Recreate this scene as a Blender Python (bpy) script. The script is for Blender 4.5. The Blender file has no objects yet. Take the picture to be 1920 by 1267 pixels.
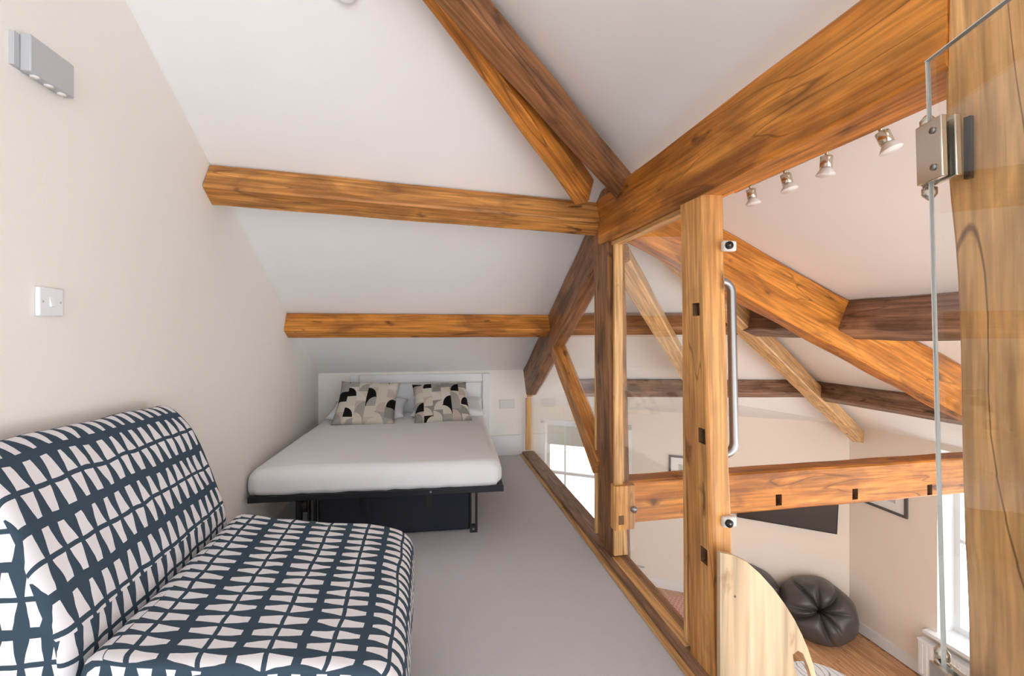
import bpy, bmesh, math, random
from mathutils import Vector, Matrix, noise
random.seed(7)
S = bpy.context.scene
C = S.collection
# ------------------------------------------------------------------ camera, light, exposure
F = 830.0; PSI = math.radians(10.9); HZ = 620.0; CZ = 1.30
cd = bpy.data.cameras.new('camera'); cam = bpy.data.objects.new('camera', cd); C.objects.link(cam)
cd.sensor_width = 36; cd.lens = F/1920*36; cd.shift_y = -(633.5-HZ)/1920; cd.clip_start = 0.02
cam.location = (0, 0, CZ); cam.rotation_euler = (math.pi/2, 0, -PSI)
S.camera = cam
w = bpy.data.worlds.new('sky'); S.world = w; w.use_nodes = True
w.node_tree.nodes['Background'].inputs[0].default_value = (0.93, 0.96, 1.0, 1)
w.node_tree.nodes['Background'].inputs[1].default_value = 4.1
S.view_settings.view_transform = 'Standard'; S.view_settings.look = 'None'
S.view_settings.gamma = 1.0; S.view_settings.use_curve_mapping = False
S.view_settings.exposure = 0.0

# ------------------------------------------------------------------ pixel -> ray helpers (per metre of depth)
cs, sn = math.cos(PSI), math.sin(PSI)
def ray(px, py):
    u = (px-960)/F; v = (HZ-py)/F
    return Vector((u*cs+sn, cs-u*sn, v))
def at(px, py, d): return Vector((0, 0, CZ)) + ray(px, py)*d
def hit(px, py, p, n):
    r = ray(px, py); o = Vector((0, 0, CZ))
    return o + r*((Vector(p)-o).dot(Vector(n))/r.dot(Vector(n)))

# ------------------------------------------------------------------ materials
def newmat(name):
    m = bpy.data.materials.new(name); m.use_nodes = True
    nt = m.node_tree; b = nt.nodes['Principled BSDF']
    return m, nt, b
def N(nt, t, **kw):
    n = nt.nodes.new(t)
    for k, v in kw.items(): setattr(n, k, v)
    return n
def plain(name, col, rough=0.6, metal=0.0, bump=0.0, bscale=200, var=0.0, spec=0.4):
    m, nt, b = newmat(name)
    b.inputs['Base Color'].default_value = (*col, 1); b.inputs['Roughness'].default_value = rough
    b.inputs['Metallic'].default_value = metal; b.inputs['Specular IOR Level'].default_value = spec
    if bump or var:
        tc = N(nt, 'ShaderNodeTexCoord'); nz = N(nt, 'ShaderNodeTexNoise')
        nz.inputs['Scale'].default_value = bscale; nz.inputs['Detail'].default_value = 4
        nt.links.new(tc.outputs['Object'], nz.inputs['Vector'])
        if bump:
            bp = N(nt, 'ShaderNodeBump'); bp.inputs['Strength'].default_value = bump; bp.inputs['Distance'].default_value = 0.01
            nt.links.new(nz.outputs['Fac'], bp.inputs['Height']); nt.links.new(bp.outputs['Normal'], b.inputs['Normal'])
        if var:
            rp = N(nt, 'ShaderNodeValToRGB')
            rp.color_ramp.elements[0].position = 0.3; rp.color_ramp.elements[1].position = 0.7
            rp.color_ramp.elements[0].color = (*[c*(1-var) for c in col], 1)
            rp.color_ramp.elements[1].color = (*[min(1, c*(1+var)) for c in col], 1)
            nt.links.new(nz.outputs['Fac'], rp.inputs['Fac']); nt.links.new(rp.outputs['Color'], b.inputs['Base Color'])
    return m
def wood(name, light, mid, dark, stain=0.45, crack=0.5, rough=0.42, gs=1.0, up=False):
    """stretched grain along the object's local x axis, blotchy stain, knots and drying cracks"""
    m, nt, b = newmat(name); L = nt.links.new
    tc = N(nt, 'ShaderNodeTexCoord'); oi = N(nt, 'ShaderNodeObjectInfo')
    off = N(nt, 'ShaderNodeVectorMath', operation='MULTIPLY_ADD')
    cmb = N(nt, 'ShaderNodeCombineXYZ')
    for i in range(3): L(oi.outputs['Random'], cmb.inputs[i])
    off.inputs[1].default_value = (37, 11, 23)
    L(cmb.outputs[0], off.inputs[0]); L(tc.outputs['Object'], off.inputs[2])
    def mapped(sx, sy, sz):
        mp = N(nt, 'ShaderNodeMapping'); mp.inputs['Scale'].default_value = (sz, sy, sx) if up else (sx, sy, sz); L(off.outputs[0], mp.inputs['Vector']); return mp
    def nzn(mp, sc, det=4, dist=0.0):
        n = N(nt, 'ShaderNodeTexNoise'); n.inputs['Scale'].default_value = sc; n.inputs['Detail'].default_value = det
        n.inputs['Distortion'].default_value = dist; L(mp.outputs[0], n.inputs['Vector']); return n
    g1 = nzn(mapped(1.1*gs, 16*gs, 16*gs), 1.0, 5, 0.6); g2 = nzn(mapped(3*gs, 70*gs, 70*gs), 1.0, 3, 0.2)
    st = nzn(mapped(2.6, 7, 7), 1.0, 6, 1.2)
    r1 = N(nt, 'ShaderNodeValToRGB'); e = r1.color_ramp.elements
    e[0].position = 0.30; e[0].color = (*mid, 1); e[1].position = 0.66; e[1].color = (*light, 1)
    L(g1.outputs['Fac'], r1.inputs['Fac'])
    r2 = N(nt, 'ShaderNodeMapRange'); r2.inputs[1].default_value = 0.35; r2.inputs[2].default_value = 0.65
    r2.inputs[3].default_value = 0.62; r2.inputs[4].default_value = 1.15; L(g2.outputs['Fac'], r2.inputs[0])
    mul = N(nt, 'ShaderNodeMix', data_type='RGBA', blend_type='MULTIPLY'); mul.inputs[0].default_value = 1
    L(r1.outputs['Color'], mul.inputs[6]); L(r2.outputs[0], mul.inputs[7])
    rs = N(nt, 'ShaderNodeMapRange'); rs.inputs[1].default_value = 0.44; rs.inputs[2].default_value = 0.66
    rs.inputs[3].default_value = 0.0; rs.inputs[4].default_value = stain; L(st.outputs['Fac'], rs.inputs[0])
    mx = N(nt, 'ShaderNodeMix', data_type='RGBA'); L(rs.outputs[0], mx.inputs[0]); L(mul.outputs[2], mx.inputs[6])
    mx.inputs[7].default_value = (*dark, 1)
    # knots
    vo = N(nt, 'ShaderNodeTexVoronoi'); vo.inputs['Scale'].default_value = 1.0; 
    kn = nzn(mapped(9, 22, 22), 1.0, 3, 0.0)
    kd = N(nt, 'ShaderNodeVectorMath', operation='MULTIPLY_ADD'); kd.inputs[1].default_value = (0.55, 0.55, 0.55)
    L(kn.outputs['Color'], kd.inputs[0]); L(mapped(2.6, 7, 7).outputs[0], kd.inputs[2]); L(kd.outputs[0], vo.inputs['Vector'])
    rk = N(nt, 'ShaderNodeMapRange'); rk.inputs[1].default_value = 0.05; rk.inputs[2].default_value = 0.15
    rk.inputs[3].default_value = 0.85; rk.inputs[4].default_value = 0.0; L(vo.outputs['Distance'], rk.inputs[0])
    mk = N(nt, 'ShaderNodeMix', data_type='RGBA'); L(rk.outputs[0], mk.inputs[0]); L(mx.outputs[2], mk.inputs[6])
    mk.inputs[7].default_value = (*[c*0.6 for c in dark], 1)
    # cracks
    ck = nzn(mapped(0.8, 9, 9), 1.0, 1, 0.4)
    ab = N(nt, 'ShaderNodeMath', operation='SUBTRACT'); ab.inputs[1].default_value = 0.5; L(ck.outputs['Fac'], ab.inputs[0])
    ab2 = N(nt, 'ShaderNodeMath', operation='ABSOLUTE'); L(ab.outputs[0], ab2.inputs[0])
    rc = N(nt, 'ShaderNodeMapRange'); rc.inputs[1].default_value = 0.002; rc.inputs[2].default_value = 0.008
    rc.inputs[3].default_value = crack; rc.inputs[4].default_value = 0.0; L(ab2.outputs[0], rc.inputs[0])
    mc = N(nt, 'ShaderNodeMix', data_type='RGBA'); L(rc.outputs[0], mc.inputs[0]); L(mk.outputs[2], mc.inputs[6])
    mc.inputs[7].default_value = (*[c*0.35 for c in dark], 1)
    L(mc.outputs[2], b.inputs['Base Color'])
    b.inputs['Roughness'].default_value = rough; b.inputs['Specular IOR Level'].default_value = 0.35
    bp = N(nt, 'ShaderNodeBump'); bp.inputs['Strength'].default_value = 0.35; bp.inputs['Distance'].default_value = 0.004
    L(g2.outputs['Fac'], bp.inputs['Height']); L(bp.outputs['Normal'], b.inputs['Normal'])
    return m
M = {}
M['ceiling'] = plain('ceiling_paint', (0.885, 0.87, 0.855), 0.9, var=0.01, bscale=3)
M['wall'] = plain('cream_wall_paint', (0.89, 0.855, 0.805), 0.85, bump=0.05, bscale=120)
M['beige'] = plain('beige_wall_paint', (0.86, 0.765, 0.665), 0.85, bump=0.05, bscale=120)
M['white'] = plain('white_gloss_paint', (0.85, 0.86, 0.87), 0.45)
M['carpet'] = plain('grey_carpet', (0.74, 0.73, 0.765), 0.95, bump=0.6, bscale=420, var=0.10, spec=0.05)
M['orange'] = wood('orange_oiled_timber', (0.78, 0.31, 0.055), (0.52, 0.17, 0.022), (0.14, 0.045, 0.012), 0.55, 0.5)
M['amber'] = wood('amber_timber', (0.74, 0.34, 0.09), (0.50, 0.19, 0.04), (0.15, 0.055, 0.02), 0.6, 0.45)
M['brown'] = wood('dark_brown_timber', (0.42, 0.19, 0.075), (0.26, 0.105, 0.04), (0.075, 0.03, 0.014), 0.7, 0.5)
M['greyb'] = wood('grey_brown_timber', (0.40, 0.235, 0.15), (0.26, 0.14, 0.085), (0.09, 0.045, 0.028), 0.7, 0.5)
M['honey'] = wood('honey_timber', (0.80, 0.42, 0.145), (0.64, 0.275, 0.07), (0.24, 0.09, 0.028), 0.35, 0.5)
M['tan'] = wood('tan_waney_timber', (0.82, 0.48, 0.21), (0.68, 0.35, 0.125), (0.26, 0.11, 0.04), 0.4, 0.75)
M['pale'] = wood('pale_pine_timber', (0.85, 0.56, 0.27), (0.70, 0.38, 0.14), (0.33, 0.15, 0.05), 0.3, 0.3)
M['bead'] = wood('pine_bead', (0.82, 0.50, 0.22), (0.66, 0.34, 0.12), (0.35, 0.16, 0.06), 0.25, 0.2)
M['ply'] = wood('plywood', (0.68, 0.52, 0.34), (0.62, 0.45, 0.27), (0.55, 0.33, 0.15), 0.2, 0.0, 0.5, 0.35, up=True)
M['plyedge'] = plain('plywood_edge', (0.72, 0.50, 0.22), 0.6)
M['hole_shade'] = plain('painted_mortise_shade', (0.17, 0.085, 0.04), 0.8, var=0.3, bscale=40)  # recess shade painted as dark colour on the mortises' inner faces
M['steel'] = plain('brushed_steel', (0.33, 0.325, 0.32), 0.36, 1.0)
M['chrome'] = plain('nickel', (0.62, 0.58, 0.50), 0.22, 1.0)
M['silver'] = plain('silver_paint', (0.52, 0.53, 0.55), 0.5, 0.15)
M['black'] = plain('black_metal', (0.012, 0.014, 0.018), 0.45)
M['blackcloth'] = plain('black_nylon_cloth', (0.012, 0.015, 0.024), 0.7, bump=0.2, bscale=60)
M['rubber'] = plain('black_rubber', (0.01, 0.01, 0.01), 0.4)
M['plastic'] = plain('white_plastic', (0.86, 0.87, 0.89), 0.3)
M['socket'] = plain('off_white_plastic', (0.74, 0.72, 0.69), 0.4)
M['sheet'] = plain('white_cotton_sheet', (0.87, 0.875, 0.89), 0.9, bump=0.12, bscale=18, spec=0.1)
M['vinyl'] = plain('black_vinyl', (0.075, 0.068, 0.066), 0.34, bump=0.08, bscale=90, spec=0.5)
M['screen'] = plain('black_screen', (0.008, 0.009, 0.012), 0.06, spec=0.8)
M['frame'] = plain('dark_grey_frame', (0.10, 0.095, 0.09), 0.5)
M['mount'] = plain('white_picture_mount', (0.85, 0.84, 0.82), 0.7)
M['print'] = plain('pale_grey_print', (0.55, 0.54, 0.52), 0.7, var=0.35, bscale=14)
M['blind'] = plain('stone_linen_blind', (0.66, 0.64, 0.56), 0.9, bump=0.15, bscale=60)
M['lens'] = plain('frosted_bulb_glass', (0.80, 0.78, 0.75), 0.35)
M['edge'] = plain('polished_glass_edge', (0.88, 0.91, 0.90), 0.15)
M['skirt'] = plain('white_skirting', (0.84, 0.84, 0.84), 0.5)
M['clear'] = plain('clear_plastic', (0.70, 0.70, 0.66), 0.2)
M['plank'] = wood('oak_floor_plank', (0.74, 0.42, 0.22), (0.60, 0.30, 0.14), (0.36, 0.16, 0.07), 0.3, 0.0, 0.35)
def glassmat():
    m, nt, b = newmat('clear_glass'); nt.nodes.remove(b)
    out = nt.nodes['Material Output']
    t = N(nt, 'ShaderNodeBsdfTransparent'); t.inputs[0].default_value = (0.975, 0.985, 0.98, 1)
    g = N(nt, 'ShaderNodeBsdfGlossy'); g.inputs['Roughness'].default_value = 0.0; g.inputs[0].default_value = (1, 1, 1, 1)
    lw_ = N(nt, 'ShaderNodeLayerWeight'); lw_.inputs[0].default_value = 0.5
    pw_ = N(nt, 'ShaderNodeMath', operation='POWER'); pw_.inputs[1].default_value = 4.1; nt.links.new(lw_.outputs['Facing'], pw_.inputs[0])
    f = N(nt, 'ShaderNodeMath', operation='MULTIPLY_ADD'); f.inputs[1].default_value = 0.96; f.inputs[2].default_value = 0.04; nt.links.new(pw_.outputs[0], f.inputs[0])
    mx = N(nt, 'ShaderNodeMixShader')
    nt.links.new(f.outputs[0], mx.inputs[0]); nt.links.new(t.outputs[0], mx.inputs[1]); nt.links.new(g.outputs[0], mx.inputs[2])
    nt.links.new(mx.outputs[0], out.inputs[0]); return m
M['glass'] = glassmat()
def math_n(nt, op, a, b=None, c=None):
    n = N(nt, 'ShaderNodeMath', operation=op)
    for i, x in enumerate((a, b, c)):
        if x is None: continue
        if isinstance(x, (int, float)): n.inputs[i].default_value = x
        else: nt.links.new(x, n.inputs[i])
    return n.outputs[0]
def covermat():
    """slate-blue cover printed with rows of white trapezoids, UV in metres"""
    m, nt, b = newmat('trapezoid_print_cotton'); L = nt.links.new
    tc = N(nt, 'ShaderNodeTexCoord'); nz = N(nt, 'ShaderNodeTexNoise'); nz.inputs['Scale'].default_value = 9; nz.inputs['Detail'].default_value = 2
    L(tc.outputs['UV'], nz.inputs['Vector'])
    ds = N(nt, 'ShaderNodeVectorMath', operation='MULTIPLY_ADD'); ds.inputs[1].default_value = (0.020, 0.024, 0)
    L(nz.outputs['Color'], ds.inputs[0]); L(tc.outputs['UV'], ds.inputs[2])
    sp = N(nt, 'ShaderNodeSeparateXYZ'); L(ds.outputs[0], sp.inputs[0])
    PU, PV = 0.142, 0.046
    U = math_n(nt, 'DIVIDE', sp.outputs[0], PU); fu = math_n(nt, 'FRACT', U)
    t = math_n(nt, 'MULTIPLY', math_n(nt, 'ABSOLUTE', math_n(nt, 'SUBTRACT', fu, 0.5)), PU)
    V = math_n(nt, 'DIVIDE', sp.outputs[1], PV); fv = math_n(nt, 'FRACT', V)
    cell = N(nt, 'ShaderNodeCombineXYZ'); L(math_n(nt, 'FLOOR', V), cell.inputs[0]); L(math_n(nt, 'FLOOR', math_n(nt, 'MULTIPLY', U, 2)), cell.inputs[1])
    wn = N(nt, 'ShaderNodeTexWhiteNoise'); wn.noise_dimensions = '2D'; L(cell.outputs[0], wn.inputs['Vector'])
    narrow = math_n(nt, 'MULTIPLY_ADD', wn.outputs['Value'], 0.006, 0.0045)
    k = math_n(nt, 'DIVIDE', math_n(nt, 'SUBTRACT', t, 0.0055), 0.056)
    half = math_n(nt, 'ADD', math_n(nt, 'MULTIPLY', math_n(nt, 'SUBTRACT', 1.0, k), 0.0166), math_n(nt, 'MULTIPLY', k, narrow))
    dv = math_n(nt, 'MULTIPLY', math_n(nt, 'ABSOLUTE', math_n(nt, 'SUBTRACT', fv, 0.5)), PV)
    ok = math_n(nt, 'MULTIPLY', math_n(nt, 'MULTIPLY', math_n(nt, 'GREATER_THAN', t, 0.0055), math_n(nt, 'LESS_THAN', t, 0.060)), math_n(nt, 'LESS_THAN', dv, half))
    mx = N(nt, 'ShaderNodeMix', data_type='RGBA'); L(ok, mx.inputs[0])
    mx.inputs[6].default_value = (0.050, 0.078, 0.108, 1); mx.inputs[7].default_value = (0.80, 0.78, 0.80, 1)
    L(mx.outputs[2], b.inputs['Base Color']); b.inputs['Roughness'].default_value = 0.9; b.inputs['Specular IOR Level'].default_value = 0.1
    return m
M['cover'] = covermat()
def cushionmat():
    """columns of cells, each cut by an arc into two random tones"""
    m, nt, b = newmat('geometric_print_cotton'); L = nt.links.new
    tc = N(nt, 'ShaderNodeTexCoord'); sp = N(nt, 'ShaderNodeSeparateXYZ'); L(tc.outputs['UV'], sp.inputs[0])
    oi = N(nt, 'ShaderNodeObjectInfo')
    U = math_n(nt, 'MULTIPLY', sp.outputs[0], 6.0); V = math_n(nt, 'MULTIPLY', sp.outputs[1], 4.4)
    iu, iv = math_n(nt, 'FLOOR', U), math_n(nt, 'FLOOR', math_n(nt, 'ADD', V, math_n(nt, 'MULTIPLY', math_n(nt, 'MODULO', math_n(nt, 'FLOOR', U), 2.0), 0.5)))
    fu = math_n(nt, 'FRACT', U); fv = math_n(nt, 'FRACT', math_n(nt, 'ADD', V, math_n(nt, 'MULTIPLY', math_n(nt, 'MODULO', iu, 2.0), 0.5)))
    odd = math_n(nt, 'MODULO', math_n(nt, 'ADD', iu, iv), 2.0)
    fx = math_n(nt, 'ABSOLUTE', math_n(nt, 'SUBTRACT', fu, odd))
    dist = math_n(nt, 'SQRT', math_n(nt, 'ADD', math_n(nt, 'MULTIPLY', fx, fx), math_n(nt, 'MULTIPLY', fv, fv)))
    side = math_n(nt, 'GREATER_THAN', dist, 0.92)
    cell = N(nt, 'ShaderNodeCombineXYZ'); L(iu, cell.inputs[0]); L(iv, cell.inputs[1])
    L(math_n(nt, 'ADD', side, math_n(nt, 'MULTIPLY', oi.outputs['Random'], 9.0)), cell.inputs[2])
    wn = N(nt, 'ShaderNodeTexWhiteNoise'); wn.noise_dimensions = '3D'; L(cell.outputs[0], wn.inputs['Vector'])
    rp = N(nt, 'ShaderNodeValToRGB'); rp.color_ramp.interpolation = 'CONSTANT'; e = rp.color_ramp.elements
    e[0].position = 0; e[0].color = (0.66, 0.62, 0.53, 1); e[1].position = 0.30; e[1].color = (0.40, 0.38, 0.34, 1)
    for p, c in ((0.48, (0.58, 0.48, 0.43)), (0.62, (0.30, 0.29, 0.27)), (0.74, (0.012, 0.011, 0.010)), (0.93, (0.72, 0.68, 0.62))):
        x = e.new(p); x.color = (*c, 1)
    L(wn.outputs['Value'], rp.inputs['Fac']); L(rp.outputs['Color'], b.inputs['Base Color'])
    b.inputs['Roughness'].default_value = 0.9; b.inputs['Specular IOR Level'].default_value = 0.1
    return m
M['cushion'] = cushionmat()
def rugmat():
    m, nt, b = newmat('red_woven_mat'); L = nt.links.new
    tc = N(nt, 'ShaderNodeTexCoord'); ck = N(nt, 'ShaderNodeTexChecker'); ck.inputs['Scale'].default_value = 26
    L(tc.outputs['Object'], ck.inputs['Vector'])
    ck.inputs['Color1'].default_value = (0.62, 0.22, 0.17, 1); ck.inputs['Color2'].default_value = (0.72, 0.42, 0.33, 1)
    L(ck.outputs['Color'], b.inputs['Base Color']); b.inputs['Roughness'].default_value = 0.9
    return m
M['mat'] = rugmat()
def whiterugmat():
    m, nt, b = newmat('white_line_rug'); L = nt.links.new
    tc = N(nt, 'ShaderNodeTexCoord'); wv = N(nt, 'ShaderNodeTexWave'); wv.inputs['Scale'].default_value = 5; wv.inputs['Distortion'].default_value = 9
    wv.inputs['Detail'].default_value = 1; L(tc.outputs['Object'], wv.inputs['Vector'])
    rp = N(nt, 'ShaderNodeValToRGB'); rp.color_ramp.elements[0].position = 0.03; rp.color_ramp.elements[0].color = (0.35, 0.36, 0.38, 1)
    rp.color_ramp.elements[1].position = 0.10; rp.color_ramp.elements[1].color = (0.86, 0.86, 0.86, 1)
    L(wv.outputs['Fac'], rp.inputs['Fac']); L(rp.outputs['Color'], b.inputs['Base Color']); b.inputs['Roughness'].default_value = 0.9
    return m
M['whiterug'] = whiterugmat()

# ------------------------------------------------------------------ object helpers
def tag(o, label=None, cat=None, group=None, kind=None):
    if label: o['label'] = label
    if cat: o['category'] = cat
    if group: o['group'] = group
    if kind: o['kind'] = kind
    return o
def mesh(name, vs, fs, mat, parent=None, smooth=False, uvs=None):
    me = bpy.data.meshes.new(name); me.from_pydata([tuple(v) for v in vs], [], fs); me.validate(); me.update()
    bm = bmesh.new(); bm.from_mesh(me); bmesh.ops.recalc_face_normals(bm, faces=bm.faces); bm.to_mesh(me); bm.free()
    if mat: me.materials.append(M[mat])
    if smooth:
        for p in me.polygons: p.use_smooth = True
    o = bpy.data.objects.new(name, me); C.objects.link(o)
    if parent: adopt(o, parent)
    return o
def local_mx(o): return Matrix.LocRotScale(o.location, o.rotation_euler, o.scale)
def adopt(o, parent):
    """parent o, keeping its world placement"""
    m = local_mx(parent)
    if parent.parent: m = local_mx(parent.parent) @ parent.matrix_parent_inverse @ m
    o.parent = parent; o.matrix_parent_inverse = m.inverted()
def thing(name, label, cat, loc=(0, 0, 0), rz=0, group=None):
    o = bpy.data.objects.new(name, None); C.objects.link(o); o.location = loc; o.rotation_euler = (0, 0, rz); o.empty_display_size = 0.1
    return tag(o, label, cat, group)
class MB:
    def __init__(s): s.v = []; s.f = []
    def add(s, vs, fs):
        b = len(s.v); s.v += [Vector(v) for v in vs]; s.f += [tuple(i+b for i in f) for f in fs]; return s
    def box(s, x0, x1, y0, y1, z0, z1, mx=None):
        vs = [Vector(p) for p in ((x0,y0,z0),(x1,y0,z0),(x1,y1,z0),(x0,y1,z0),(x0,y0,z1),(x1,y0,z1),(x1,y1,z1),(x0,y1,z1))]
        if mx: vs = [mx @ v for v in vs]
        return s.add(vs, [(0,3,2,1),(4,5,6,7),(0,1,5,4),(1,2,6,5),(2,3,7,6),(3,0,4,7)])
    def tube(s, pts, r, n=12, caps=True):
        pts = [Vector(p) for p in pts]; rs = r if isinstance(r, (list, tuple)) else [r]*len(pts); rings = []
        up = None
        for i, p in enumerate(pts):
            d = (pts[min(i+1, len(pts)-1)]-pts[max(i-1, 0)]).normalized()
            if up is None: up = d.orthogonal().normalized()
            up = (up-d*up.dot(d)).normalized(); q = d.cross(up)
            rings.append([p+(up*math.cos(a)+q*math.sin(a))*rs[i] for a in [2*math.pi*k/n for k in range(n)]])
        vs = [v for rg in rings for v in rg]; fs = []
        for i in range(len(rings)-1):
            for k in range(n): fs.append((i*n+k, i*n+(k+1) % n, (i+1)*n+(k+1) % n, (i+1)*n+k))
        if caps: fs.append(tuple(range(n))[::-1]); fs.append(tuple((len(rings)-1)*n+k for k in range(n)))
        return s.add(vs, fs)
    def prism(s, poly, ext):
        n = len(poly); e = Vector(ext); vs = [Vector(p) for p in poly]; vs += [v+e for v in vs]
        fs = [tuple(range(n))[::-1], tuple(range(n, 2*n))]+[(i, (i+1) % n, n+(i+1) % n, n+i) for i in range(n)]
        return s.add(vs, fs)
    def build(s, name, mat, parent=None, smooth=False, mx=None, bevel=0.0):
        vs = [mx @ v for v in s.v] if mx else s.v
        o = mesh(name, vs, s.f, mat, parent, smooth)
        if bevel:
            b = o.modifiers.new('bevel', 'BEVEL'); b.width = bevel; b.segments = 2; b.limit_method = 'ANGLE'
            o.data.polygons.foreach_set('use_smooth', [True]*len(o.data.polygons))
            o.data.set_sharp_from_angle(angle=math.radians(50))
        return o
def axes(p0, p1, n):
    ex = (Vector(p1)-Vector(p0)).normalized(); ez = -Vector(n); ez = (ez-ex*ez.dot(ex)).normalized(); ey = ez.cross(ex)
    m = Matrix.Identity(4)
    for i in range(3): m[i][0], m[i][1], m[i][2], m[i][3] = ex[i], ey[i], ez[i], Vector(p0)[i]
    return m
def beam(name, p0, p1, wd, dp, n, mat, label, cat='beam', wob=0.006, ch=0.010, parent=None, group=None, off=0.0, taper=None, waver=0.0):
    """hewn timber: p0-p1 is the centre line of its top face, n points from that face into the timber"""
    mx = axes(p0, p1, n); Ln = (Vector(p1)-Vector(p0)).length; k = max(2, int(Ln/0.07)); sd = random.uniform(0, 90)
    w2 = wd/2
    prof = [(-w2+ch, 0), (w2-ch, 0), (w2, -ch), (w2, -dp+ch), (w2-ch, -dp), (-w2+ch, -dp), (-w2, -dp+ch), (-w2, -ch)]
    vs, fs = [], []
    for i in range(k+1):
        x = Ln*i/k
        for j, (y, z) in enumerate(prof):
            q = Vector((x*3.1, y*9+sd, z*9))
            s = 1.0 if taper is None else 1+(taper-1)*i/k
            wv = noise.noise(Vector((x*2.3+sd, 0, 0)))*waver
            vs.append((x, y*s+off+noise.noise(q)*wob+wv*(1 if y < 0 else 0.3), z*s+noise.noise(q+Vector((0, 40, 7)))*wob))
    for i in range(k):
        for j in range(8): fs.append((i*8+j, i*8+(j+1) % 8, (i+1)*8+(j+1) % 8, (i+1)*8+j))
    fs.append(tuple(range(8))[::-1]); fs.append(tuple(k*8+j for j in range(8)))
    o = mesh(name, vs, fs, mat); o.matrix_world = mx
    o.location, o.rotation_euler = mx.to_translation(), mx.to_euler()
    if parent: adopt_m(o, parent)
    else: tag(o, label, cat, group)
    return o
def adopt_m(o, parent): adopt(o, parent)
def cut(o, cutters, inner=None):
    """real recesses: subtract closed boxes from o's mesh"""
    mb = MB()
    for c in cutters: mb.add(*c)
    me = bpy.data.meshes.new('c'); me.from_pydata([tuple(v) for v in mb.v], [], mb.f)
    bm = bmesh.new(); bm.from_mesh(me); bmesh.ops.recalc_face_normals(bm, faces=bm.faces); bm.to_mesh(me); bm.free()
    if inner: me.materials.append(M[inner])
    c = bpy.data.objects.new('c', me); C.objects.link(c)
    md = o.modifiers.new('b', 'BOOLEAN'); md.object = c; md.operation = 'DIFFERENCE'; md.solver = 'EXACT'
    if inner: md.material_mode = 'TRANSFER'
    bpy.context.view_layer.update(); dg = bpy.context.evaluated_depsgraph_get()
    nm = bpy.data.meshes.new_from_object(o.evaluated_get(dg)); o.modifiers.clear(); old = o.data; o.data = nm; nm.name = old.name
    bpy.data.objects.remove(c); bpy.data.meshes.remove(me)
def boxvf(x0, x1, y0, y1, z0, z1):
    m = MB().box(x0, x1, y0, y1, z0, z1); return (m.v, m.f)

# ------------------------------------------------------------------ the place
XL, XP, YB, L = -1.03, 1.08, 4.56, -2.70          # left wall, mezzanine edge, mezzanine back wall, lower floor level
YF = -2.5
TB = 0.56
def zb(y): return 0.888+TB*(YB-y)                  # back slope
A = Vector((1.158, 2.342, 2.13)); D = Vector((5.65, 5.05, 0.04)); B = Vector((XP, YB, 0.888)); Cc = Vector((XP, 7.897, 0.04))
def zr(x): return 2.13+0.38*(A.x-x) if x < A.x else 2.13+(0.04-2.13)/(D.x-A.x)*(x-A.x)
H1y = 1.556+0.6786*XL
H1 = Vector((XL, H1y, zb(H1y)))
nb = Vector((0, -TB, -1)).normalized()             # into the room, back slope
nr = Vector((-0.465, 0, -1)).normalized()          # into the room, right slope
nabd = (D-A).cross(B-A).normalized()
if nabd.z > 0: nabd = -nabd
def zabd(x, y): return A.z - (nabd.x*(x-A.x)+nabd.y*(y-A.y))/nabd.z

mb = MB()
mb.add([(XL, YB, .888), B, A, H1], [(0, 1, 2, 3)])
mb.add([A, B, D], [(0, 1, 2)]); mb.add([B, Cc, D], [(0, 1, 2)])
mb.add([H1, A, (A.x, YF, A.z), (XL, YF, zr(XL))], [(0, 1, 2, 3)])
mb.add([A, D, (D.x, YF, D.z), (A.x, YF, A.z)], [(0, 1, 2, 3)])
tag(mb.build('ceiling', 'ceiling'), kind='structure')
# left wall with its sloping top
tag(MB().prism([(XL, YF, -0.2), (XL, YB+.1, -0.2), (XL, YB+.1, zb(YB+.1)), (XL, H1y, H1.z), (XL, YF, zr(XL))], (-0.1, 0, 0)).build('wall_left', 'wall'), kind='structure')
tag(MB().box(XL, XP, YB, YB+0.1, -0.2, 0.90).build('wall_back', 'wall'), kind='structure')
tag(MB().box(XL, XP, YF, YB, -0.28, 0.0).build('floor', 'carpet'), kind='structure')
tag(MB().box(XL, XP-0.12, YF, 8.0, L-.05, -0.28).build('wall_under_floor', 'beige'), kind='structure')
tag(MB().box(XP-.1, XP, YB+.1, 7.95, L, 0.9).build('wall_return', 'white'), kind='structure')
# skewed lower back wall with a sash window opening, local frame: s along the wall, n into the room
W0 = Vector((XP, 7.897, 0)); W1 = Vector((D.x, D.y, 0)); wdv = (W1-W0).normalized(); wn = Vector((wdv.y, -wdv.x, 0))
if wn.y > 0: wn = -wn
WL = (W1-W0).length
WM = Matrix(((wdv.x, -wn.x, 0, W0.x), (wdv.y, -wn.y, 0, W0.y), (0, 0, 1, 0), (0, 0, 0, 1)))   # local x along, local y out of the room
def wall_sz(px, py):
    h = hit(px, py, W0, wn); return (h-W0).dot(wdv), h.z
s0, zt = wall_sz(1022, 793); s1, _ = wall_sz(1176, 793); _, zbt = wall_sz(1100, 1010)
mb = MB(); T = 0.30
mb.box(0, s0, 0, T, L, 0.08); mb.box(s1, WL+.3, 0, T, L, 0.08); mb.box(s0, s1, 0, T, L, zbt); mb.box(s0, s1, 0, T, zt, 0.08)
tag(mb.build('wall_lower_back', 'beige', mx=WM), kind='structure')
mb = MB()
for a, b_ in ((0, s0), (s1, WL)): mb.box(a, b_, -0.018, 0, L, L+.14)
tag(mb.build('baseboard_back', 'skirt', mx=WM), kind='structure')
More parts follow.
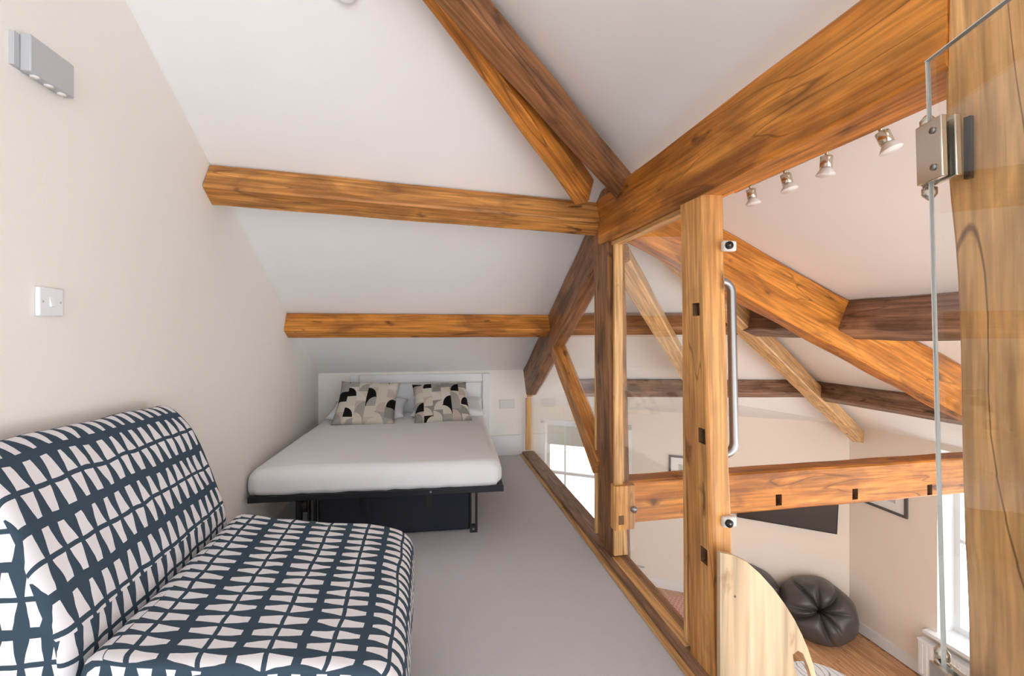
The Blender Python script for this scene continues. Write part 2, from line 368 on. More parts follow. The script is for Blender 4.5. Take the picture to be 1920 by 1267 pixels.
win = thing('window_1', None, None, WM @ Vector((s0, 0, zbt))); del_keys = [k for k in ('label', 'category') if k in win]; tag(win, kind='structure')
mb = MB(); fw = .05
mb.box(s0, s0+fw, .12, .17, zbt, zt).box(s1-fw, s1, .12, .17, zbt, zt).box(s0+.001, s1-.001, .121, .169, zt-fw, zt-.001).box(s0+.001, s1-.001, .121, .169, zbt+.001, zbt+.07)
zm = zt-(zt-zbt)*0.46
mb.box(s0+.002, s1-.002, .10, .168, zm-.025, zm+.025).box(s0+.30, s0+.33, .125, .16, zbt+.01, zt-.01).box(s1-.33, s1-.30, .125, .16, zbt+.01, zt-.01)
mb.build('sash_frame', 'white', win, mx=WM)
MB().box(s0-.07, s0, -.02, .0, zbt-.05, zt+.07).box(s1, s1+.07, -.02, .0, zbt-.05, zt+.07).box(s0-.07, s1+.07, -.02, 0, zt, zt+.07).build('architrave', 'white', win, mx=WM)
MB().box(s0-.1, s1+.1, -.06, .10, zbt-.04, zbt+.004).build('sill', 'white', win, mx=WM)
MB().box(s0+fw, s1-fw, .142, .146, zm+.025, zt-fw).build('pane', 'glass', win, mx=WM)
MB().box(s0+fw, s1-fw, .142, .146, zbt+.07, zm-.025).build('pane', 'glass', win, mx=WM)
# right wall with tall window
yw1 = hit(1757, 1000, (D.x, 0, 0), (1, 0, 0)).y; yw0 = yw1-1.9; zs = hit(1757, 1186, (D.x, 0, 0), (1, 0, 0)).z; ztp = -0.03
wy0, wy1 = -1.9, yw0-.45  # opening for an added window, out of view, to let in more daylight
mb = MB().box(D.x, D.x+.35, YF, wy0, L, .08).box(D.x, D.x+.35, wy1, yw0, L, .08).box(D.x, D.x+.35, wy0, wy1, L, zs).box(D.x, D.x+.35, wy0, wy1, ztp, .08)
mb.box(D.x, D.x+.35, yw1, D.y+.4, L, .08).box(D.x, D.x+.35, yw0, yw1, L, zs).box(D.x, D.x+.35, yw0, yw1, ztp, .08)
tag(mb.build('wall_right', 'beige'), kind='structure')
tag(MB().box(D.x-.018, D.x, yw1, D.y-.02, L, L+.14).box(D.x-.018, D.x, YF, yw0, L, L+.14).build('baseboard_right', 'skirt'), kind='structure')
w_added = thing('window_added', None, None, (D.x, wy0, zs)); tag(w_added, kind='structure'); X = D.x+.24  # unseen window, added for extra daylight
mb = MB()
for k in range(4):
    yy = wy0+(wy1-wy0-.06)*k/3; mb.box(X, X+.05, yy, yy+.06, zs, ztp)
mb.box(X+.001, X+.049, wy0+.001, wy1-.001, ztp-.06, ztp-.001).box(X+.001, X+.049, wy0+.001, wy1-.001, zs+.001, zs+.07).build('sash_frame', 'white', w_added)
MB().box(D.x-.10, X, wy0-.08, wy1+.08, zs-.035, zs+.005).build('sill', 'white', w_added)
win = thing('window_2', None, None, (D.x, yw0, zs)); tag(win, kind='structure')
X = D.x+.24
MB().box(D.x-.001, X, yw1-.002, yw1+.001, zs, ztp).box(D.x-.001, X, yw0-.001, yw0+.002, zs, ztp).build('reveal', 'white', win)
mb = MB().box(X, X+.05, yw0, yw0+.06, zs, ztp).box(X, X+.05, yw1-.06, yw1, zs, ztp).box(X+.001, X+.049, yw0+.001, yw1-.001, ztp-.06, ztp-.001).box(X+.001, X+.049, yw0+.001, yw1-.001, zs+.001, zs+.07)
ym = (yw0+yw1)/2; zmm = (zs+ztp)/2
mb.box(X+.003, X+.047, ym-.02, ym+.02, zs+.01, ztp-.01).box(X+.006, X+.044, yw0+.01, yw1-.01, zmm-.02, zmm+.02); mb.build('sash_frame', 'white', win)
for a, b_ in ((yw0+.06, ym-.02), (ym+.02, yw1-.06)):
    for c_, d_ in ((zs+.07, zmm-.02), (zmm+.02, ztp-.06)): MB().box(X+.022, X+.026, a, b_, c_, d_).build('pane', 'glass', win)
MB().box(D.x-.10, X, yw0-.08, yw1+.08, zs-.035, zs+.005).build('sill', 'white', win, bevel=.006)
# lower plank floor
fl = MB().box(XP-.12, D.x+.3, YF, 8.2, L-.08, L-.012).build('floor_lower', 'plank'); tag(fl, kind='structure')
pm = {}
pw = .115
def plank_mesh(ln):
    if ln not in pm:
        m_ = MB().box(0, ln-.0015, 0, pw-.0015, -.012, 0); o_ = m_.build('plank', 'plank'); pm[ln] = o_.data; bpy.data.objects.remove(o_)
    return pm[ln]
x = 2.6; i = 0; cnt = 0
while x+pw < D.x-.0:
    y = 3.4-random.choice((0, .3, .6, .9))*1.0
    yend = W0.y+(x-W0.x)*(wdv.y/wdv.x)
    while y < yend-.02:
        ln = min(random.choice((.8, 1.0, 1.2, 1.4)), yend-y)
        if ln > .06:
            o = bpy.data.objects.new('plank', plank_mesh(round(ln, 3))); C.objects.link(o)
            o.location = (x+pw, y, L); o.rotation_euler = (0, 0, math.pi/2); adopt(o, fl); cnt += 1
        y += ln
    x += pw
# skirting on the mezzanine back wall, eaves cupboard
def bx(px): return hit(px, 750, (0, YB, 0), (0, 1, 0)).x
xa, xb = bx(657), bx(919); xm = bx(788)
tag(MB().box(xb, XP-.08, YB-.018, YB, 0, .21).box(XL, xa, YB-.018, YB, 0, .21).build('baseboard_back', 'skirt', bevel=.004), kind='structure')
cup = thing('door_1', None, None, ((xa+xb)/2, YB, 0)); tag(cup, kind='structure')
ct = .865; aw = .085
MB().box(xa, xa+aw, YB-.03, YB, 0, ct).box(xb-aw, xb, YB-.03, YB, 0, ct).box(xa+aw, xb-aw, YB-.03, YB, ct-aw, ct).build('architrave', 'white', cup, bevel=.008)
for a, b_ in ((xa+aw+.004, xm-.003), (xm+.003, xb-aw-.012)):
    lf = MB().box(a, b_, YB-.012, YB-.001, .02, ct-aw-.012).build('door_leaf', 'white', cup)
    n = 5
    for k in range(n):
        q0 = a+.02+(b_-a-.04)*k/n; q1 = a+.02+(b_-a-.04)*(k+1)/n
        MB().box(q0+.003, q1-.003, YB-.016, YB-.012, .05, ct-aw-.05).build('board', 'white', lf)
MB().box(xb-aw-.012, xb-aw-.001, YB-.036, YB-.012, .52, .60).build('hinge', 'steel', cup)

# ------------------------------------------------------------------ timbers of the queen-post truss and roof
X0 = 0.995; X1 = 1.105; XM = (X0+X1)/2
YQ0, YQ1 = 2.33, 2.54
def vbeam(name, x0, x1, y0, y1, z0, z1, mat, label, cat='post', **k):
    """upright timber; local x runs up"""
    return beam(name, (x0, (y0+y1)/2, z0), (x0, (y0+y1)/2, z1), y1-y0, x1-x0, (1, 0, 0), mat, label, cat, **k)
queen = beam('timber_post', (X0+.03, (YQ0+YQ1)/2, 0), (X0-.012, (YQ0+YQ1)/2, 2.10), YQ1-YQ0, X1-X0, (1, 0, 0), 'brown', 'dark brown upright post where the diagonal rafters and strut meet', 'post')
mid = beam('timber_post', (1.018, 1.510, .035), (.986, 1.530, 1.80), .150, .092, (1, 0, 0), 'honey', 'honey coloured post with square mortise holes and a steel grab handle', 'post', wob=.004)
near = beam('timber_post', (.972, .372, 0), (.972, .435, 2.12), .50, .19, (1, 0, 0), 'tan', 'thick cracked waney-edged post behind the hinged glass door', 'post', wob=.010, waver=.045)
strain = beam('straining_beam', (1.04, .672, 2.065), (1.04, 2.42, 2.065), .135, .265, (0, 0, -1), 'orange', 'heavy orange horizontal beam running over the tops of the posts', wob=.009)
# mortise holes in the middle post (through its room side)
def mortise_z(py, d=1.70): return CZ+(HZ-py)/F*d
cuts = []
for px, py, hh in ((1308, 580, .032), (1318, 818, .040), (1325, 1050, .042)):
    h_ = hit(px, py, (1.0, 0, 0), (1, 0, 0)); cuts.append(boxvf(.93, 1.065, max(h_.y-.022, 1.458), max(h_.y+.022, 1.50), h_.z-hh/2-.008, h_.z+hh/2+.008))
cut(mid, cuts, 'hole_shade')
# principal rafter, strut
def onb(y, x): return Vector((x, y, zb(y)))
raf = beam('principal_rafter', (XM, 4.53, zb(4.53)-.012), (XM, 2.50, zb(2.50)-.012), X1-X0, .285, nb, 'brown', 'dark weathered rafter sloping down to the low wall beside the bed')
strut = beam('diagonal_strut', (XM, 2.50, .52), (XM, 3.44, 1.20), .10, .12, Vector((0, .58, -.80)), 'amber', 'brown diagonal strut leaning from the dark post to the rafter')
# purlins on the back slope
def purlin_b(name, y, xs, xe, wd, dp, mat, label, **k):
    return beam(name, (xs, y, zb(y)-.004), (xe, y, zb(y)-.004), wd, dp, nb, mat, label, **k)
beam('purlin', (XL, 2.43, zb(2.43)-.004), (X0+.02, 2.52, zb(2.52)-.004), .13, .155, nb, 'amber', 'amber knotty purlin nearest the roof apex, from cream wall to dark post', wob=.004)
purlin_b('purlin', 3.63, XL, X0+.02, .13, .15, 'orange', 'orange purlin over the double bed, between cream wall and rafter', wob=.004)
def P(px, py, off=0.03):
    """point on the lower-room ceiling seen at a pixel"""
    h_ = hit(px, py, A, nabd); return h_
def mid_y(x): return 3.796-.2286*x
p0 = Vector((X1, mid_y(X1), 0)); p0.z = zabd(p0.x, p0.y)-.02; p1 = Vector((2.58, mid_y(2.58), 0)); p1.z = zabd(p1.x, p1.y)-.02
beam('purlin', p0+Vector((0,.06,-.02)), p1+Vector((0,.06,-.02)), .12, .15, nabd, 'brown', 'short brown purlin behind the tall glass pane, crossing the slanting brace', wob=.004)
p0 = P(1085, 712); p1 = P(1548, 716)
q = p0-(p1-p0).normalized()*.1
beam('purlin', q+nabd*.02, p1+nabd*.0, .12, .16, nabd, 'greyb', 'grey-brown purlin low over the back wall of the lower room', wob=.004)
# right slope
def onr(x, y): return Vector((x, y, zr(x)))
beam('purlin', onr(2.60, 3.10)+nr*.0, onr(2.60, -1.5), .15, .20, nr, 'greyb', 'rough grey-brown bowed purlin notched into the orange rafter', wob=.012)
beam('purlin', onr(4.16, 4.15), onr(4.16, -1.5), .14, .17, nr, 'greyb', 'thin grey-brown purlin below the orange rafter on the right roof slope', wob=.005)
beam('half_truss_rafter', onr(1.11, 2.33), onr(5.5, 2.33), .125, .30, nr, 'orange', 'bright orange rafter sloping down over the lower room from the post head', wob=.010)
# hip rafter: lower leg over the living room, upper leg over the mezzanine
p0 = A+Vector((.12, .12, -.10)); p1 = at(1608, 806, 5.85)
beam('hip_rafter', p0, p1, .13, .16, (nabd+nr).normalized(), 'pale', 'pale pine hip rafter reaching the corner above the bean bags', wob=.005)
p0 = at(1188, 352, 2.40); p1 = at(893, 0, 1.56); pe = p0+(p1-p0)*1.9
beam('hip_rafter', p0, pe, .10, .115, (nb+nr).normalized(), 'brown', 'brown hip rafter climbing across the white ceiling from the post head', wob=.007)
p0 = at(1101, 338, 2.36); p1 = at(852, -30, 1.60); pe = p0+(p1-p0)*1.5
beam('brace', p0, pe, .085, .15, Vector((0, 0, -1)), 'orange', 'orange brace just under the brown hip rafter, ending at the purlin', wob=.006)
p0 = at(1158, 462, 2.62); p1 = at(1300, 712, 4.55)
beam('brace', p0, p1, .12, .13, nabd, 'pale', 'pale slanting brace behind the tall glass pane', wob=.004)
# cross beam over the lower room
yc = 2.40
ztc = hit(1300, 893, (0, yc-.06, 0), (0, 1, 0)).z; zbc = hit(1300, 970, (0, yc-.06, 0), (0, 1, 0)).z
cross = beam('cross_beam', (X1, yc, ztc), (5.5, yc, ztc), .13, ztc-zbc, (0, 0, -1), 'orange', 'orange horizontal beam with small square mortises, spanning above the television', wob=.006)
cuts = []
for px, py in ((1460, 937), (1603, 926), (1743, 918)):
    h_ = hit(px, py, (0, yc-.065, 0), (0, 1, 0)); cuts.append(boxvf(h_.x-.021, h_.x+.021, yc-.1, yc+.02, h_.z-.034, h_.z+.034))
cut(cross, cuts, 'hole_shade')
# short bolted block where the cross beam meets the dark post
blk = thing('joint_block', 'pale mortised wooden block with a round bolt, fixed to the dark post', 'block', (XM, YQ0-.03, zbc))
bl = beam('block', (X0+.01, YQ0-.035, zbc-.0), (X0+.01, YQ0-.035, ztc), .06, .125, (1, 0, 0), 'honey', None, parent=blk, wob=.002)
bl.name = 'block'
MB().tube([(X1+.012, YQ0-.062, zbc+.11), (X1+.012, YQ0-.078, zbc+.11)], .018, 14).build('bolt', 'steel', blk, True)
MB().box(X0+.035, X0+.065, YQ0-.0665, YQ0-.064, zbc+.03, zbc+.08).build('mortise', 'hole_shade', blk)  # flat dark plate painted as the shade of a recess

# ------------------------------------------------------------------ glazed partition
gp = thing('glass_partition', 'clear glass screen in pine beads along the open edge of the carpeted floor', 'screen', (XM, 3, 0))
XG = 1.045
# sill timbers
beam('sill', (XM, 1.30, .035), (XM, 4.54, .035), .13, .034, (0, 0, -1), 'greyb', None, parent=gp, wob=.002, ch=.004).name = 'sill'
beam('edge_strip', (X0-.022, -2.4, .012), (X0-.022, 4.54, .012), .035, .012, (0, 0, -1), 'bead', None, parent=gp, wob=.001, ch=.003).name = 'edge_strip'
def pane(name, poly): return MB().prism([(XG, y, z) for y, z in poly], (.008, 0, 0)).build(name, 'glass', gp)
pane('pane', [(1.59, .035), (YQ0, .035), (YQ0, 1.80), (1.61, 1.80)])
def zraf(y): return zb(y)-.34
pane('pane', [(2.60, .035), (4.50, .035), (4.50, zraf(4.50)), (3.46, zraf(3.46)), (2.60, .52)])
pane('pane', [(2.545, .66), (3.36, zraf(3.36)), (2.545, zraf(2.545))])
def bead(y0, z0, y1, z1, wd=.022, t=.05):
    d = Vector((0, y1-y0, z1-z0)).normalized(); n = d.cross(Vector((1, 0, 0)))
    beam('bead', (XM-.01, y0, z0), (XM-.01, y1, z1), t, wd, n, 'bead', None, parent=gp, wob=.001, ch=.003)
bead(1.60, 1.80, 2.33, 1.80); bead(1.598, .06, 1.612, 1.78); bead(2.31, 1.78, 2.31, .06); bead(2.565, .06, 2.565, 1.6)
bead(1.61, .037, 2.32, .037); bead(4.52, .60, 4.52, .06, .03)
bead(4.46, zraf(4.46)+.01, 3.47, zraf(3.47)+.01); bead(3.38, zraf(3.38)+.01, 2.57, zraf(2.57)+.01); bead(2.62, .03, 4.5, .03)
bead(3.50, 1.145, 2.60, .49, .02)
# trim strip on the front of the dark post
tr = beam('post_strip', (X0+.088, YQ0-.006, ztc), (X0+.062, YQ0-.006, 1.795), .016, .02, (0, 1, 0), 'bead', None, parent=gp, wob=.0015, ch=.003)
tr = beam('post_strip', (X0+.105, YQ0-.006, .04), (X0+.098, YQ0-.006, zbc), .024, .02, (0, 1, 0), 'bead', None, parent=gp, wob=.0015, ch=.003)

# ------------------------------------------------------------------ open glass door
Hp = hit(1743, 620, (.935, 0, 0), (1, 0, 0)); Hp.z = 0
dv = Vector((-.287, -.958, 0)).normalized(); dn = Vector((dv.y, -dv.x, 0))          # dn points into the mezzanine
if dn.x > 0: dn = -dn
DM = Matrix(((dv.x, dn.x, 0, Hp.x), (dv.y, dn.y, 0, Hp.y), (0, 0, 1, 0), (0, 0, 0, 1)))
DM = DM @ Matrix.Translation((0, 0, 1.7)) @ Matrix.Rotation(math.radians(-1.8), 4, 'Y') @ Matrix.Translation((0, 0, -1.7))   # the old post, and so the door, lean a little
gd = thing('glass_door', 'frameless clear glass door standing open on nickel hinges', 'door', (Hp.x, Hp.y, 0.02))
MB().box(.0005, .74, -.005, .005, .02, 1.812).build('pane', 'glass', gd, mx=DM)
MB().box(-.0015, 0.0005, -.0038, .0038, .02, 1.812).build('glass_edge', 'edge', gd, mx=DM)
MB().box(-.0015, .74, -.005, .005, 1.812, 1.8135).build('glass_edge', 'edge', gd, mx=DM)
def hinge(zc, fin):
    h_ = MB().box(.0-.012, .045, .006, .017, zc-.056, zc+.056).box(-.012, .045, -.017, -.006, zc-.056, zc+.056).build('hinge', 'chrome', gd, mx=DM, bevel=.002)
    k = MB().tube([DM @ Vector((-.022, -.012, zc-.056)), DM @ Vector((-.022, -.012, zc+.056))], .010, 12).build('knuckle', 'chrome', h_, True)
    for f_ in fin:
        z_ = zc+f_*.056
        MB().tube([DM @ Vector((-.012, -.006, z_+f_*q)) for q in (0.002, .004, .016, .024, .028)], [.008, .012, .012, .006, .001], 12).build('finial', 'chrome', h_, True)
    for zz in (-.034, .034):
        MB().tube([DM @ Vector((.028, .017, zc+zz)), DM @ Vector((.028, .0195, zc+zz))], .006, 10).build('screw', 'steel', h_, True)
    hq = DM @ Vector((0, 0, zc))
    MB().box(hq.x+.026, max(X0-.026, hq.x+.03), hq.y-.045, hq.y-.035, zc-.056, zc+.056).build('leaf', 'black', h_)
hinge(1.632, (-1, 1)); hinge(.635, (1, -1))
# door stops and grab handle on the middle post
for py, lab in ((462, 'clear door stop with black rubber buffer high on the honey post'), (976, 'clear door stop with black rubber buffer beside the pale plywood panel')):
    h_ = hit(1360, py, (0, 1.440, 0), (0, 1, 0))
    st = thing('door_stop', lab, 'door stop', (h_.x, 1.445, h_.z))
    MB().box(h_.x-.018, h_.x+.034, 1.421, 1.4445, h_.z-.019, h_.z+.019).build('bracket', 'clear', st, bevel=.006)
    MB().tube([(h_.x-.002, 1.421, h_.z), (h_.x-.002, 1.411, h_.z)], .014, 16).build('buffer', 'rubber', st, True)
    MB().tube([(h_.x-.002, 1.411, h_.z), (h_.x-.002, 1.4095, h_.z)], .004, 10).build('screw', 'steel', st, True)
zA, zB = hit(1380, 528, (0, 1.52, 0), (0, 1, 0)).z, hit(1388, 850, (0, 1.52, 0), (0, 1, 0)).z
pts = [(X1-.030, 1.525, zA)]
R = .042; hx = 1.172
for k in range(7):
    a = math.pi/2*k/6; pts.append((hx-.012-R+R*math.sin(a), 1.525, zA-R+R*math.cos(a)))
for k in range(7):
    a = math.pi/2*k/6; pts.append((hx-R+R*math.cos(a), 1.525, zB+R-R*math.sin(a)))
pts.append((X1-.012, 1.525, zB))
tag(MB().tube(pts, .0165, 16).build('grab_handle', 'steel', None, True), 'tall brushed steel D handle on the side of the honey post', 'handle')
# rounded plywood guard with a hand slot
yp = 1.372
outl = [(1.0, .030), (1.0, .53)]
for px, py in ((1375, 1041), (1400, 1053), (1425, 1075), (1450, 1103), (1472, 1133), (1490, 1162), (1504, 1190), (1516, 1219), (1525, 1246), (1532, 1275)):
    h_ = hit(px, py, (0, yp, 0), (0, 1, 0)); outl.append((h_.x, h_.z))
outl[1] = (1.0, hit(1345, 1036, (0, yp, 0), (0, 1, 0)).z)
outl += [(outl[-1][0]+.02, -.12), (outl[-1][0]+.02, -.45), (1.09, -.45), (1.09, .030)]
gu = thing('stair_guard', 'pale plywood panel with rounded edge and slotted handhold beside the stair opening', 'panel', (1.1, yp, .03))
pl = MB().prism([(x_, yp, z_) for x_, z_ in outl], (0, .018, 0)).build('panel', 'ply', gu)
sl = []
for px, py in ((1490, 1226), (1500, 1219), (1509, 1224), (1519, 1248), (1528, 1278), (1534, 1310), (1524, 1318), (1512, 1300), (1502, 1275), (1493, 1250)):
    h_ = hit(px, py, (0, yp, 0), (0, 1, 0)); sl.append(((h_.x-.008), yp-.02, h_.z))
m_ = MB().prism(sl, (0, .08, 0)); cut(pl, [(m_.v, m_.f)])
MB().tube([hit(1378, 1118, (0, yp, 0), (0, 1, 0)), hit(1378, 1118, (0, yp, 0), (0, 1, 0))+Vector((0, -.001, 0))], .004, 10).build('screw', 'frame', gu)

# ------------------------------------------------------------------ ceiling spotlights beyond the beam
sp = [(1407, 357), (1471, 327), (1549, 288), (1648, 243)]
hp_ = [hit(px, py-22, (A.x, 0, A.z), nr) for px, py in sp]
xs_ = sum(h_.x for h_ in hp_)/4; ys_ = [h_.y for h_ in hp_]
fx = thing('spotlight_bar', 'nickel bar of four adjustable spotlights on the sloping ceiling', 'spotlight', (xs_, sum(ys_)/4, zr(xs_)))
MB().box(xs_-.02, xs_+.02, min(ys_)-.12, max(ys_)+.12, zr(xs_)-.030, zr(xs_)-.008).build('bar', 'chrome', fx, bevel=.004)
tl = [(.10, -.10), (.12, -.18), (-.02, .05), (.20, -.30)]
for (px, py), h_, (tx, ty) in zip(sp, hp_, tl):
    c0 = Vector((xs_, h_.y, zr(xs_)-.03)); d = Vector((tx, ty, -1)).normalized()
    hd = MB().tube([c0, c0+d*.02], .006, 8).tube([c0+d*.02, c0+d*.022, c0+d*.062, c0+d*.064], [.016, .020, .020, .016], 16).build('head', 'chrome', fx, True)
    MB().tube([c0+d*.064, c0+d*.070, c0+d*.088, c0+d*.090], [.017, .020, .032, .031], 18).build('bulb', 'lens', hd, True)

# ------------------------------------------------------------------ fittings on walls
def lw(px, py): return hit(px, py, (XL, 0, 0), (1, 0, 0))
a, b_ = lw(26, 95), lw(112, 150)
y0, y1 = a.y, b_.y; z0, z1 = 1.965, 2.06
wl = thing('wall_light', 'silver box wall light high on the cream wall', 'wall light', (XL, (y0+y1)/2, z0))
MB().box(XL, XL+.012, y0-.015, y1-.01, z0+.005, z1-.005).build('back_plate', 'silver', wl)
MB().box(XL+.012, XL+.036, y0, y1, z0, z1).build('housing', 'silver', wl, bevel=.003)
for k in range(3):
    yy = y0+(y1-y0)*(.2+.3*k); MB().tube([(XL+.024, yy, z0), (XL+.024, yy, z0-.005)], .010, 14).build('bulb', 'lens', wl, True)
a = lw(88, 566)
sw = thing('light_switch', 'white plastic light switch on the cream wall above the armchair', 'switch', (XL, a.y, a.z-.04))
MB().box(XL, XL+.012, a.y-.042, a.y+.042, a.z-.040, a.z+.040).build('plate', 'plastic', sw, bevel=.005)
MB().prism([(XL+.012, a.y-.007, a.z-.014), (XL+.012, a.y-.007, a.z+.014), (XL+.017, a.y-.007, a.z-.012)], (0, .014, 0)).build('rocker', 'plastic', sw)
for s_ in (-.029, .029): MB().tube([(XL+.012, a.y+s_, a.z), (XL+.0127, a.y+s_, a.z)], .003, 8).build('screw', 'silver', sw)
h_ = hit(951, 757, (0, YB, 0), (0, 1, 0))
so = thing('wall_socket', 'off-white double socket on the low wall between bed and rafter', 'socket', (h_.x, YB, h_.z-.045))
MB().box(h_.x-.08, h_.x+.08, YB-.010, YB, h_.z-.045, h_.z+.045).build('plate', 'socket', so, bevel=.004)
for s_ in (-.036, .036): MB().box(h_.x+s_-.02, h_.x+s_+.02, YB-.013, YB-.010, h_.z-.02, h_.z+.02).build('outlet', 'socket', so)
sd = hit(648, -22, (0, YB, .888), nb)
bs = axes(sd, sd+Vector((1, 0, 0)), nb)
dt = thing('smoke_detector', 'small white round smoke detector on the sloping ceiling', 'detector', sd)
MB().tube([sd, sd+nb*.012, sd+nb*.03, sd+nb*.034], [.042, .044, .036, .028], 24).build('housing', 'plastic', dt, True)

# ------------------------------------------------------------------ chair bed with printed cover
ch = thing('armchair', 'armless fold-out armchair in slate blue cover with white trapezoid print', 'chair', (-.5, 1.5, 0))
CY0, CY1 = 1.10, 1.885
def smooth_loop(p, it=2):
    for _ in range(it):
        q = []
        for i in range(len(p)):
            a_, b2 = Vector(p[i]), Vector(p[(i+1) % len(p)]); q += [a_*.75+b2*.25, a_*.25+b2*.75]
        p = q
    return p
def cushion_ext(name, prof, y0, y1, mat, parent, rnd=.05, ns=34, wr=.006, u0=0.0, lift=0.0):
    """closed profile (x,z) lofted along y, ends rolled in, UV in metres"""
    n = len(prof); cx = sum(p[0] for p in prof)/n; cz = sum(p[1] for p in prof)/n
    arc = [u0]
    for i in range(n): arc.append(arc[-1]+(Vector(prof[(i+1) % n])-Vector(prof[i])).length)
    st = []
    for i in range(6): t = i/5*math.pi/2; st.append((y0+rnd*(1-math.sin(t)), rnd*.55*(1-math.cos(t)) if False else rnd*.55*(1-math.sin(t))**1.6, 0))
    st = [(y0+rnd*(1-math.cos(t)), rnd*.6*(1-math.sin(t))) for t in [i/6*math.pi/2 for i in range(7)]]
    st += [(y0+rnd+(y1-y0-2*rnd)*i/ns, 0) for i in range(1, ns)]
    st += [(y1-rnd*(1-math.cos(t)), rnd*.6*(1-math.sin(t))) for t in [i/6*math.pi/2 for i in range(6, -1, -1)]]
    bm = bmesh.new(); uvl = bm.loops.layers.uv.new('UVMap'); rings = []
    ctr = Vector((cx, cz))
    for (y, sh) in st:
        rg = []
        for p in prof:
            v = Vector(p); d = v-ctr; l_ = d.length
            v2 = ctr+d*(1-min(.4, sh/l_))
            nn = noise.noise(Vector((v.x*7, y*7, v.y*7)))*wr+noise.noise(Vector((v.x*19, y*11, v.y*19)))*wr*.4
            v2 += d/l_*nn
            rg.append(bm.verts.new((v2.x, y, v2.y+lift*max(0, v2.y-.6)*(1+1.2*(y1-y)/(y1-y0)))))
        rings.append(rg)
    for j in range(len(rings)-1):
        for i in range(n):
            i2 = (i+1) % n
            f = bm.faces.new((rings[j][i], rings[j][i2], rings[j+1][i2], rings[j+1][i])); f.smooth = True
            uv = [(arc[i], st[j][0]), (arc[i+1], st[j][0]), (arc[i+1], st[j+1][0]), (arc[i], st[j+1][0])]
            for lp, c_ in zip(f.loops, uv): lp[uvl].uv = c_
    for rg in (rings[0], rings[-1]):
        f = bm.faces.new(rg); f.smooth = False
        for lp in f.loops: lp[uvl].uv = (lp.vert.co.z+.03, lp.vert.co.x*.9)
    bmesh.ops.recalc_face_normals(bm, faces=bm.faces)
    me = bpy.data.meshes.new(name); bm.to_mesh(me); bm.free(); me.materials.append(M[mat])
    o = bpy.data.objects.new(name, me); C.objects.link(o); adopt(o, parent); return o
back = smooth_loop([(-.745, .60), (-.775, .70), (-.815, .80), (-.865, .905), (-.915, .975), (-.965, 1.005), (-1.003, .985), (-1.015, .92), (-1.012, .70), (-1.0, .45), (-.98, .20), (-.90, .12), (-.80, .20), (-.745, .40)])
seat = smooth_loop([(-.73, .605), (-.62, .58), (-.45, .552), (-.28, .527), (-.16, .505), (-.085, .478), (-.052, .42), (-.05, .30), (-.055, .16), (-.08, .08), (-.20, .06), (-.50, .06), (-.72, .08), (-.735, .30), (-.738, .50)])
cushion_ext('backrest', back, CY0, CY1, 'cover', ch, rnd=.035, u0=.05, lift=.06)
cushion_ext('seat', seat, CY0-.005, CY1, 'cover', ch, rnd=.035, u0=.02)
for yy in (CY0+.06, CY1-.06):
    for xx in (-.15, -.85): MB().box(xx-.02, xx+.02, yy-.02, yy+.02, 0, .14).build('leg', 'black', ch)

